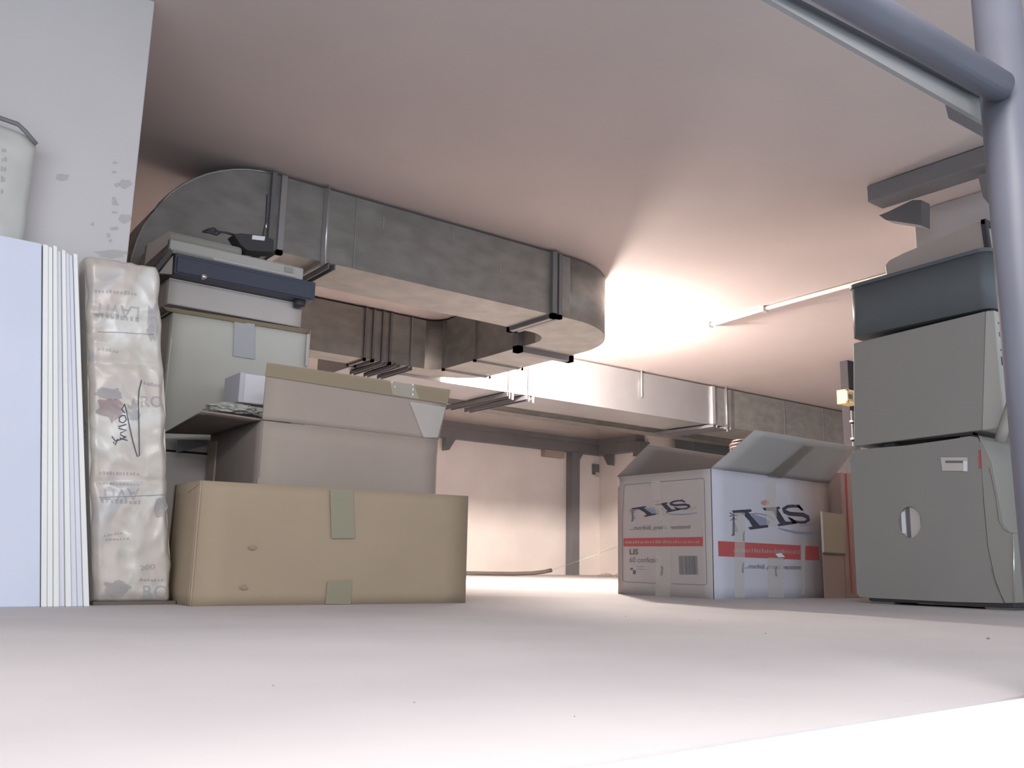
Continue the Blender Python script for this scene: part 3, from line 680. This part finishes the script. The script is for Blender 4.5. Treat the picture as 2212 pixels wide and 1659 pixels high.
slab('side_panel', [(LXs, LYf, 0), (LXe, LYf, 0), (LXe-.01, LYf, LZt-.008), (LXs, LYf, LZt)], TH, m_lisR, lb_, (0, 1, 0), 10, 0, 31)
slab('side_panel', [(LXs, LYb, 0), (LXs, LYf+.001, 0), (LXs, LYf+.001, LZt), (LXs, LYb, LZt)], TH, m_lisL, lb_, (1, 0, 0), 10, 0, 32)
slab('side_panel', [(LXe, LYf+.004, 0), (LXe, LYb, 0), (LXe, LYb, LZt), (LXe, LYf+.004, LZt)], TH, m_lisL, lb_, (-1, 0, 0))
slab('side_panel', [(LXe-.004, LYb, 0), (LXs+.004, LYb, 0), (LXs+.004, LYb, LZt), (LXe-.004, LYb, LZt)], TH, m_kraftd, lb_, (0, -1, 0))
slab('bottom', [(LXs+.004, LYf+.004, 0), (LXe-.004, LYf+.004, 0), (LXe-.004, LYb-.004, 0), (LXs+.004, LYb-.004, 0)], TH, m_kraftd, lb_, (0, 0, 1))
# flaps: front flap raised outwards, back flap leaning in
h0 = Vector((LXs, LYf, LZt)); h1 = Vector((LXe-.01, LYf, LZt-.008))
f1 = PY(1850, 966, LYf-.13); f0 = PY(1632, 930, LYf-.13)
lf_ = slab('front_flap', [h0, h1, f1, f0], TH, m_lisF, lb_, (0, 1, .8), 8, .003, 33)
bk0 = Vector((LXs, LYb, LZt)); bk1 = Vector((LXe, LYb, LZt))
g0_ = PY(1402, 961, LYb-.10); g1_ = Vector((LXe, LYb-.10, g0_.z-.01))
slab('back_flap', [bk0, bk1, g1_, g0_], TH, mat('flap_inside', (.27, .235, .215), .85, var=.06, vscale=5), lb_, (0, 1, .5), 8, .002, 34)
slab('flap_edge', [g0_, g1_, g1_+Vector((0, 0, .003)), g0_+Vector((0, 0, .003))], .005, m_kraft2, lb_, (0, 1, 0))
def lerp4(a, b, c, d, u, v): return (a*(1-u)+b*u)*(1-v)+(d*(1-u)+c*u)*v
nn = ((h1-h0).cross(f0-h0)).normalized()
if nn.y > 0: nn = -nn
slab('tape', [lerp4(h0, h1, f1, f0, u, v)+nn*.004 for u, v in ((.44, .0), (.56, 0), (.60, .85), (.50, .85))], .0008, tape_mat('aged_tape', (.27, .255, .225), .4), lf_, nn)
# print ----- front face traced in the picture, then laid on its plane
def R_(pts, off=.0010): return [PY(1540+x/6.381, 1040+y/6.381, LYf-off) for x, y in pts]
def L_(pts, off=.0010): return [PX(1335+x/6.638, 1040+y/6.638, LXs-off) for x, y in pts]
Lp = [(262,400),(525,382),(537,415),(490,425),(560,510),(645,605),(760,600),(765,632),(515,665),(485,632),(545,622),(500,540),(400,440),(285,440)]
ip = [(682,364),(915,347),(930,375),(895,385),(950,470),(1000,550),(1150,560),(1160,580),(905,618),(890,590),(925,580),(880,510),(830,410),(705,398)]
Sl = [(1232,396),(1185,348),(1110,338),(1030,345),(975,380),(990,415),(1060,445),(1150,452),(1240,458),(1305,490),(1318,530),(1270,562),(1190,562),(1120,545),(1070,508)]
Sw = [20,34,40,44,50,54,56,56,56,54,48,40,36,30,18]
s1p = [(1145,322),(1188,318),(1258,402),(1228,402)]; s2p = [(1030,490),(1058,490),(1165,572),(1100,580)]
def logo(T):
    flat('printed_logo', [T(p) for p in [Lp, ip, s1p, s2p]+ribbon(Sl, Sw)], m_ink, lb_)
    flat('printed_swoosh', [T(p, .0006) for p in [[(530,450),(620,470),(720,500),(790,560),(760,600),(645,600),(560,510)]]+ribbon([(340,470),(420,445),(510,452),(600,442),(700,455),(790,490),(860,540)], [10,16,18,20,18,14,8])+ribbon([(890,640),(1000,672),(1150,705),(1300,716),(1460,704)], [8,26,36,36,22])+ribbon([(1200,610),(1320,600),(1460,560)], [10,14,12])+[[(300,560),(352,690),(300,700)]]], m_inkb, lb_)
    flat('printed_dot', [T([(720+60*cos(k/20*2*pi), 292+34*sin(k/20*2*pi)) for k in range(20)])], m_pink, lb_)
    flat('printed_tower', [T(p) for p in [[(274,480),(300,480),(302,745),(258,752),(258,735),(272,728)]]+ribbon([(232,430),(335,485)], 14)+ribbon([(230,478),(350,455)], 14)+ribbon([(240,540),(285,505),(335,530)], 12)], m_inkg, lb_)
logo(R_)
# the same artwork, fitted onto the narrower side
def fit(p):
    x, y = p; u = (x-262)/(1340-262); v = (y-(400-u*75))/(265)
    return (188+u*(1040-188), 385-u*135+v*145)
logo(lambda p, off=.0010: L_([fit(q) for q in p], off))
flat('red_band', [R_([(70,820),(1215,882),(1215,1078),(78,1030)]), R_([(1268,888),(1455,895),(1470,1087),(1262,1080)])], m_red, lb_)
flat('red_band', [L_([(78,815),(1215,795),(1215,925),(80,932)])], m_red, lb_)
random.seed(4)
flat('band_lettering', [R_(p, .0016) for p in dashes(280, 975, 1200, 1000, 62, 26)]+[L_(p, .0016) for p in dashes(100, 890, 1180, 885, 46, 30)], mat('ink_band', (.42, .26, .26), .7), lb_)
flat('slogan_text', [R_(p) for p in text_polys('...morbidi, pratici, resistenti', (440, 1195), (1215, 1212), 60, .25, bold=.012)], m_inkg, lb_)
flat('slogan_text', [L_(p) for p in text_polys('...morbidi, pratici, resistenti', (170, 695), (1030, 675), 58, .25, bold=.012)], m_inkg, lb_)
flat('printed_name', [L_(p) for p in text_polys('LIS', (165, 1045), (292, 1043), 74, bold=.035)], m_inkg, lb_)
flat('printed_count', [L_(p) for p in text_polys('60 confezio', (165, 1160), (575, 1162), 74)], m_inkg, lb_)
bars = []; random.seed(2); x = 870
while x < 1130:
    wd_ = random.choice((5, 8, 12, 18)); g = random.choice((4, 5, 8)); bars.append([(x, 1068), (x+wd_, 1068), (x+wd_+12, 1335), (x+12, 1335)]); x += wd_+g
flat('bar_code', [L_(p) for p in bars], m_inkg, lb_)
flat('recycling_mark', [L_(p) for p in [[(175,1240),(215,1240),(215,1270),(175,1270)], [(215,1270),(260,1275),(250,1330),(212,1330)]]+dashes(270, 1225, 380, 1228, 10, 6)+dashes(270, 1262, 400, 1264, 8, 6)], m_inkg, lb_)
bord = []
for a, b_ in (((100,50),(530,10)), ((600,5),(1200,-45)), ((1235,-10),(1272,1450)), ((1235,1485),(765,1465)), ((545,1460),(110,1440)), ((65,1400),(60,600)), ((60,600),(85,85))):
    bord += ribbon([a, b_], 6)
for c3 in ([(85,85),(90,60),(108,49)], [(1200,-45),(1228,-38),(1235,-10)], [(1272,1450),(1262,1475),(1235,1485)], [(110,1440),(75,1430),(65,1400)]): bord += ribbon(c3, 6)
flat('border_line', [L_(p) for p in bord], m_inkg, lb_)
TP = lambda pts: R_(pts, .0022)
for nm, q in (('a', [(300,430),(440,430),(436,1600),(296,1600)]), ('b', [(728,10),(868,10),(880,600),(735,600)]), ('c', [(755,1050),(975,1050),(975,1600),(765,1600)]), ('d', [(1205,860),(1275,860),(1262,1560),(1222,1560)])):
    slab('clear_tape', TP(q), .0006, m_tapec, lb_, (0, -1, 0))
for q in ([(470, -10), (600, -10), (640, 560), (560, 560)], [(640, 480), (690, 500), (770, 710), (640, 740)], [(540, 940), (760, 940), (745, 1660), (540, 1660)]):
    slab('clear_tape', L_(q, .0022), .0006, m_tapec, lb_, (-1, 0, 0))
flat('torn_label', [R_([(860,1000),(940,985),(995,1040),(900,1045)], .003)], m_paper, lb_)
flat('tape_lettering', [R_(p, .003) for s, a, b_ in (('TRASP', (418, 680), (410, 822)), ('TRASP', (405, 1108), (398, 1262)), ('TRASP', (855, 1175), (860, 1310))) for p in text_polys(s, a, b_, 26, bold=.01)]+[L_(p, .003) for p in text_polys('TRASP', (640, 1355), (648, 1212), 30, bold=.01)], m_inkg, lb_)

# brown shiny coil behind the printed box
ct = thing('coil', 'coil of shiny brown pipe behind the raised flap of the printed white box', 'coil', (3.0, 2.8, 0))
cc = PY(1622, 985, 2.95)
for k in range(8):
    a = [(cc.x+.10*cos(2*pi*i/28), 2.95+.10*sin(2*pi*i/28), cc.z-.06+k*.0165) for i in range(29)]
    tube('loop', a, .008, m_copper, ct, 7)
box('coil_stand', cc.x-.09, cc.x+.09, 2.86, 3.04, 0, cc.z-.068, m_kraftd, ct, .005)
tube('loop', [(cc.x+.09*cos(2*pi*i/28), 2.95+.09*sin(2*pi*i/28), cc.z-.06+8*.0165) for i in range(29)], .007, m_copper, ct, 7)

# salmon carton and loose card between printed box and tower
sc = thing('salmon_carton', 'salmon-coloured carton with red edge between printed box and lower computer case', 'box', (3.4, 2.1, 0))
xs0 = LXe+.012
box('body', xs0, xs0+.35, 2.06, 2.40, 0, PY(1820, 1020, 2.06).z, m_salmon, sc, .004)
xr0 = PY(1832, 1100, 2.055).x
boxes('red_edge', [(xr0+.0, xr0+.006, 2.056, 2.060, .02, PY(1820, 1020, 2.06).z-.005)], m_red, sc)
lc = thing('card_sheet', 'loose sand-coloured card leaning between the printed box and the computer case', 'card', (3.2, 2.03, 0))
cq = [PY(x, y, 2.045) for x, y in ((1778, 1194), (1826, 1197), (1826, 1112), (1774, 1105))]
slab('card', cq, .004, m_sand, lc, (0, 1, 0))
slab('card_fold', [cq[0]+Vector((-.004, -.003, -.003)), cq[1]+Vector((0, -.003, -.003)), cq[1]+Vector((0, -.003, .003)), cq[0]+Vector((-.004, -.003, .003))], .003, m_hose, lc, (0, 1, 0))
slab('card_rim', [cq[0]+Vector((-.006, -.003, 0)), cq[0]+Vector((.003, -.003, 0)), cq[3]+Vector((.003, -.003, 0)), cq[3]+Vector((-.006, -.003, 0))], .003, m_cart, lc, (0, 1, 0))
slab('card_back', [(cq[0].x+.01, 2.052, 0), (cq[1].x, 2.052, 0), (cq[1].x, 2.052, cq[1].z+.02), (cq[0].x+.01, 2.052, cq[0].z+.02)], .004, m_salmon, lc, (0, 1, 0))

# ------------------------------------------------------------------ computer stack (right)
XT = 2.80
def pxs(L, X=XT): return [PX(x, y, X) for x, y in L]
# lower case: profile in the YZ plane, extruded sideways
lt_ = thing('server_case', 'big grey computer case with an oval hole, bottom of the stack on the right', 'computer case', (2.9, 1.5, 0))
prof = [(1836, 985), (1841, 975), (1855, 971), (1960, 962), (2060, 948), (2095, 942), (2112, 945), (2119, 962), (2124, 1080), (2133, 1180), (2148, 1250), (2168, 1303), (2050, 1300), (1890, 1292), (1858, 1290), (1851, 1282)]
pr = pxs(prof)
bm = bmesh.new(); hole = [PX(1965+25*cos(2*pi*k/32), 1128+34*sin(2*pi*k/32), XT) for k in range(32)]
ov = [bm.verts.new(p) for p in pr]; hv = [bm.verts.new(p) for p in hole]
oe = [bm.edges.new((ov[i], ov[(i+1) % len(ov)])) for i in range(len(ov))]; he = [bm.edges.new((hv[i], hv[(i+1) % 32])) for i in range(32)]
bmesh.ops.triangle_fill(bm, use_beauty=True, edges=oe+he)
for f in list(bm.faces):     # drop anything filled inside the hole
    c = f.calc_center_median(); q = hole[0]; cc0 = sum((h for h in hole), Vector())/32
    if all(v in hv for v in f.verts) and (c-cc0).length < (hole[0]-cc0).length*.8: bm.faces.remove(f)
g = bmesh.ops.extrude_face_region(bm, geom=bm.faces[:]+bm.edges[:]+bm.verts[:])
for v in [e_ for e_ in g['geom'] if isinstance(e_, bmesh.types.BMVert)]: v.co.x += .012
frombm('side_panel', bm, m_case, lt_)
prism('body', [p+Vector((.0125, 0, 0)) for p in pr], (.17, 0, 0), m_case, lt_)
cH = sum((h for h in hole), Vector())/32
boxes('hole_backing', [(XT+.0118, XT+.0124, cH.y-.03, cH.y+.035, cH.z-.05, cH.z+.05)], m_cart2, lt_)
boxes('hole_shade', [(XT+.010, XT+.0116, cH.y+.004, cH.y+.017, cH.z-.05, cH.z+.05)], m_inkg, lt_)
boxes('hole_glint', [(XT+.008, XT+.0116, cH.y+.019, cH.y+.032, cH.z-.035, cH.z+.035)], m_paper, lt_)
bz = [(2113, 940), (2122, 950), (2145, 1000), (2160, 1090), (2166, 1130), (2180, 1150), (2191, 1154), (2193, 1303), (2169, 1303), (2150, 1250), (2135, 1180), (2126, 1080), (2120, 960)]
prism('front_bezel', [p+Vector((-.002, 0, 0)) for p in pxs(bz)], (.185, 0, 0), m_beige, lt_, .002)
e0 = PX(2189, 1158, XT-.006); e1 = PX(2191, 1300, XT-.006)
tube('bezel_trim', [e0, e1], .0022, m_silver, lt_, 6)
tube('seam_line', [p+Vector((-.003, 0, 0)) for p in pxs([(2138, 1010), (2152, 1075), (2158, 1125), (2170, 1145), (2190, 1153)])], .0007, m_inkg, lt_, 5)
tube('seam_line', [p+Vector((-.003, 0, 0)) for p in pxs([(2142, 1228), (2152, 1262), (2172, 1302)])], .0007, m_inkg, lt_, 5)
cb_ = slab('case_badge', [PX(x, y, XT-.001) for x, y in ((2036, 1017), (2090, 1017), (2090, 988), (2032, 988))], .001, m_cart2, lt_, (-1, 0, 0))
slab('badge_print', [PX(x, y, XT-.0025) for x, y in ((2042, 1000), (2080, 1000), (2080, 995), (2042, 995))], .0004, m_inkg, cb_, (-1, 0, 0))
slab('badge_foil', [PX(x, y, XT-.0025) for x, y in ((2081, 1018), (2090, 1018), (2090, 996), (2081, 996))], .0006, m_paper, cb_, (-1, 0, 0))
slab('light_slit', [PX(x, y, XT-.001) for x, y in ((2115, 1012), (2120, 1012), (2118, 972), (2114, 972))], .001, m_red, lt_, (-1, 0, 0))
fy0 = PX(2193, 1310, XT).y; fy1 = PX(1875, 1300, XT).y
fz = PX(2100, 1300, XT).z
boxes('foot', [(XT+.02, XT+.17, fy0+.02, fy0+.10, 0, PX(2160, 1303, XT).z+.004), (XT+.02, XT+.17, fy1-.08, fy1, 0, .02)], m_beige, lt_, .004)
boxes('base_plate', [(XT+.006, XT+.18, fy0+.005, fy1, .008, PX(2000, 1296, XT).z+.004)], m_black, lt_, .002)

# upper case
ut = thing('computer_case', 'beige tower computer case with drive bays, in the middle of the right stack', 'computer case', (2.9, 1.5, .52))
up = [(1843, 742), (2128, 672), (2120, 929), (1845, 964)]
prism('body', pxs(up), (.19, 0, 0), m_case, ut, .002)
yb0 = PX(2128, 672, XT).y; yb1 = PX(2120, 929, XT).y; yf = min(yb0, yb1)
zA, zB = PX(2122, 930, XT).z, PX(2128, 672, XT).z
prism('front_bezel', [Vector((XT-.002, yb0-.001, zB)), Vector((XT-.002, yb1-.001, zA)), Vector((XT-.002, yf-.03, zA+.004)), Vector((XT-.002, yf-.03, zB-.004))], (.194, 0, 0), m_beige2, ut, .003)
yfr = yf-.031
for z, h, mm in ((zB-.045, .006, m_inkg), (zB-.085, .014, m_dark), (zB-.13, .005, m_inkg), (zB-.175, .026, m_black)):
    boxes('drive_bay', [(XT+.012, XT+.16, yfr-.001, yfr+.002, z, z+h)], mm, ut)
boxes('rubber_foot', [(XT+.02, XT+.05, y, y+.04, PX(1900, 955, XT).z-.035, PX(1900, 955, XT).z+.0) for y in (1.62,)]+[(XT+.02, XT+.05, 1.36, 1.40, PX(2100, 940, XT).z-.004, PX(2100, 932, XT).z+.002)], m_black, ut)
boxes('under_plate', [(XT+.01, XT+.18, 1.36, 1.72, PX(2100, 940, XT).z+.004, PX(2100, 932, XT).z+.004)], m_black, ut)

# slate box
st = thing('slate_crate', 'dark slate plastic box with rounded corner on the beige tower case', 'box', (2.95, 1.5, .9))
zs0a, zs1a = PX(1838, 733, XT).z, PX(1834, 618, XT).z
Yf, Yb = PX(2118, 610, XT).y, PX(1836, 700, XT).y
prf = []
def rr_(x0, x1, y0, y1, r, n=8):
    out = []
    for cx2, cy2, a0 in ((x1-r, y0+r, -pi/2), (x1-r, y1-r, 0), (x0+r, y1-r, pi/2), (x0+r, y0+r, pi)):
        for k in range(n+1): a = a0+k/n*pi/2; out.append((cx2+r*cos(a), cy2+r*sin(a)))
    return out
base = rr_(XT-.004, XT+.33, Yf-.03, Yb, .035)
zlow = lambda y: .912+(Yb-y)*.012-.004; zhi = lambda y: 1.094+(Yb-y)*.03
V = [Vector((x, y, zlow(y))) for x, y in base]+[Vector((x, y, zhi(y))) for x, y in base]; n = len(base)
Fc = [tuple(range(n)), tuple(range(2*n-1, n-1, -1))]+[(i, (i+1) % n, n+(i+1) % n, n+i) for i in range(n)]
o = mk('body', V, Fc, m_slate, st); 
for p_ in o.data.polygons: p_.use_smooth = len(p_.vertices) == 4
base2 = rr_(XT-.008, XT+.334, Yf-.034, Yb+.004, .037)
V = [Vector((x, y, zhi(y)-.010)) for x, y in base2]+[Vector((x, y, zhi(y)+.002)) for x, y in base2]
mk('rim', V, Fc, m_slate, st)

# wedge shaped monitor on top
wt = thing('beige_monitor', 'grey-beige wedge-shaped monitor with a black frame on top of the slate box', 'monitor', (3.0, 1.4, 1.1))
wp_ = pxs([(1916, 595), (1911, 573), (1920, 562), (1950, 548), (2100, 485), (2112, 479), (2122, 478), (2135, 575)], 2.88)
zz = [zhi(p.y)+.003 for p in wp_]; 
wp_[0].z = zhi(wp_[0].y)+.003; wp_[-1].z = zhi(wp_[-1].y)+.003
prism('shell', wp_, (.24, 0, 0), m_shell, wt, .003)
fa = wp_[-2]; fb = wp_[-1]
boxes_y = fa.y
prism('screen_frame', [Vector((2.875, fa.y+.005, fa.z+.004)), Vector((2.875, fb.y+.005, fb.z)), Vector((2.875, fb.y-.012, fb.z)), Vector((2.875, fa.y-.012, fa.z+.004))], (.018, 0, 0), m_black, wt, .002)
prism('screen_frame', [Vector((2.875, fa.y+.005, fa.z+.006)), Vector((2.875, fa.y+.003, fa.z-.014)), Vector((2.875, fa.y-.012, fa.z-.014)), Vector((2.875, fa.y-.012, fa.z+.006))], (.25, 0, 0), m_black, wt, .002)

# cartons behind the railing post
XC = 3.06
cs1 = thing('shipping_carton', 'tan shipping carton with a blue umbrella mark behind the railing post', 'box', (3.15, 1.2, .24))
zt_c = PX(2170, 968, XC).z; zm_c = PX(2200, 1237, XC).z
box('body', XC, XC+.22, .95, 1.52, zm_c+.001, zt_c, m_kraft2, cs1, .003)
flat('blue_mark', [[PX(x, y, XC-.001) for x, y in ((2168, 1013), (2196, 1015), (2196, 986), (2168, 986))]], m_blueprint, cs1)
flat('umbrella_mark', [[PX(2184+10*cos(a), 1000-8*sin(a), XC-.002) for a in [k/12*pi for k in range(13)]], [PX(x, y, XC-.002) for x, y in ((2183, 1000), (2185, 1000), (2185, 1008), (2183, 1008))]], m_cart2, cs1)
flat('printed_stripes', [[PX(x, y, XC-.001) for x, y in ((2181, y0+4), (2203, y0+5), (2203, y0), (2181, y0))] for y0 in (1078, 1086)]+[[PX(x, y, XC-.001) for x, y in ((2184, y0+4), (2206, y0+5), (2206, y0), (2184, y0))] for y0 in (1112, 1121)], m_blueprint, cs1)
flat('label_patch', [[PX(x, y, XC-.001) for x, y in ((2155, 1150), (2176, 1150), (2174, 1060), (2155, 1060))]], m_cart2, cs1)
cs2 = thing('shipping_carton', 'plain brown carton at floor level behind the railing post', 'box', (3.15, 1.2, 0))
box('body', XC-.02, XC+.22, .93, 1.50, 0, zm_c, m_kraft, cs2, .003)
boxes('tape', [(XC-.0212, XC-.0205, 1.10, 1.14, .1, zm_c-.002)], m_tapeb, cs2)
# beige hose drooping in front
hp = [PX(x, y, 2.775) for k, (x, y) in enumerate(((2215, 745), (2196, 840), (2180, 890), (2168, 925), (2160, 955)))]
o = tag(tube('beige_hose', hp, .016, m_beige, None, 12), 'fat beige hose drooping between the tower case and the railing post', 'hose')

# damp stains on the left pillar, grit on the floor
m_stain = tape_mat('damp_stain', (.33, .32, .27), .2)
random.seed(11)
st_ = []
for x, y, rx, ry in ((248, 352, 5, 4), (246, 372, 5, 4), (270, 397, 14, 9), (252, 400, 6, 5), (246, 432, 5, 9), (248, 441, 7, 5), (247, 459, 6, 4), (270, 472, 15, 9), (250, 494, 5, 5), (242, 494, 5, 4), (234, 508, 5, 5), (238, 520, 5, 4), (200, 484, 4, 4), (240, 548, 34, 9), (136, 382, 14, 8)):
    B = blob(x, y, rx, ry, 16, x*.13)
    st_.append([PY(a, b, 2.2385) for a, b in B])
flat('stain', st_, m_stain, PILLAR)
for x, y, r_, lab in ((2135, 1381, .003, 'dark crumb of grit on the floor below the lower computer case, near the railing post'), (1654, 1369, .0014, 'tiny grit crumb on the floor straight in front of the printed white box'), (590, 1482, .0008, 'leftmost tiny grit crumb on the foreground floor, below the low tan box'), (895, 1518, .0007, 'tiny grit crumb on the foreground floor, second from the left'), (1241, 1548, .0006, 'tiny grit crumb lying closest to the camera in the middle of the floor'), (1352, 1332, .0014, 'tiny grit crumb on the floor just below the left corner of the printed box'), (1512, 1340, .0011, 'tiny grit crumb on the floor below the front corner of the printed box')):
    p = G(x, y); bm = bmesh.new(); bmesh.ops.create_icosphere(bm, subdivisions=1, radius=r_)
    for v in bm.verts: v.co = Vector((p.x+v.co.x*random.uniform(.8, 1.5), p.y+v.co.y, max(v.co.z*.6+r_*.5, 0)))
    lo = min(v.co.z for v in bm.verts)
    for v in bm.verts: v.co.z -= lo
    tag(frombm('grit', bm, m_kraftd), lab, 'grit', 'grit on the foreground floor')
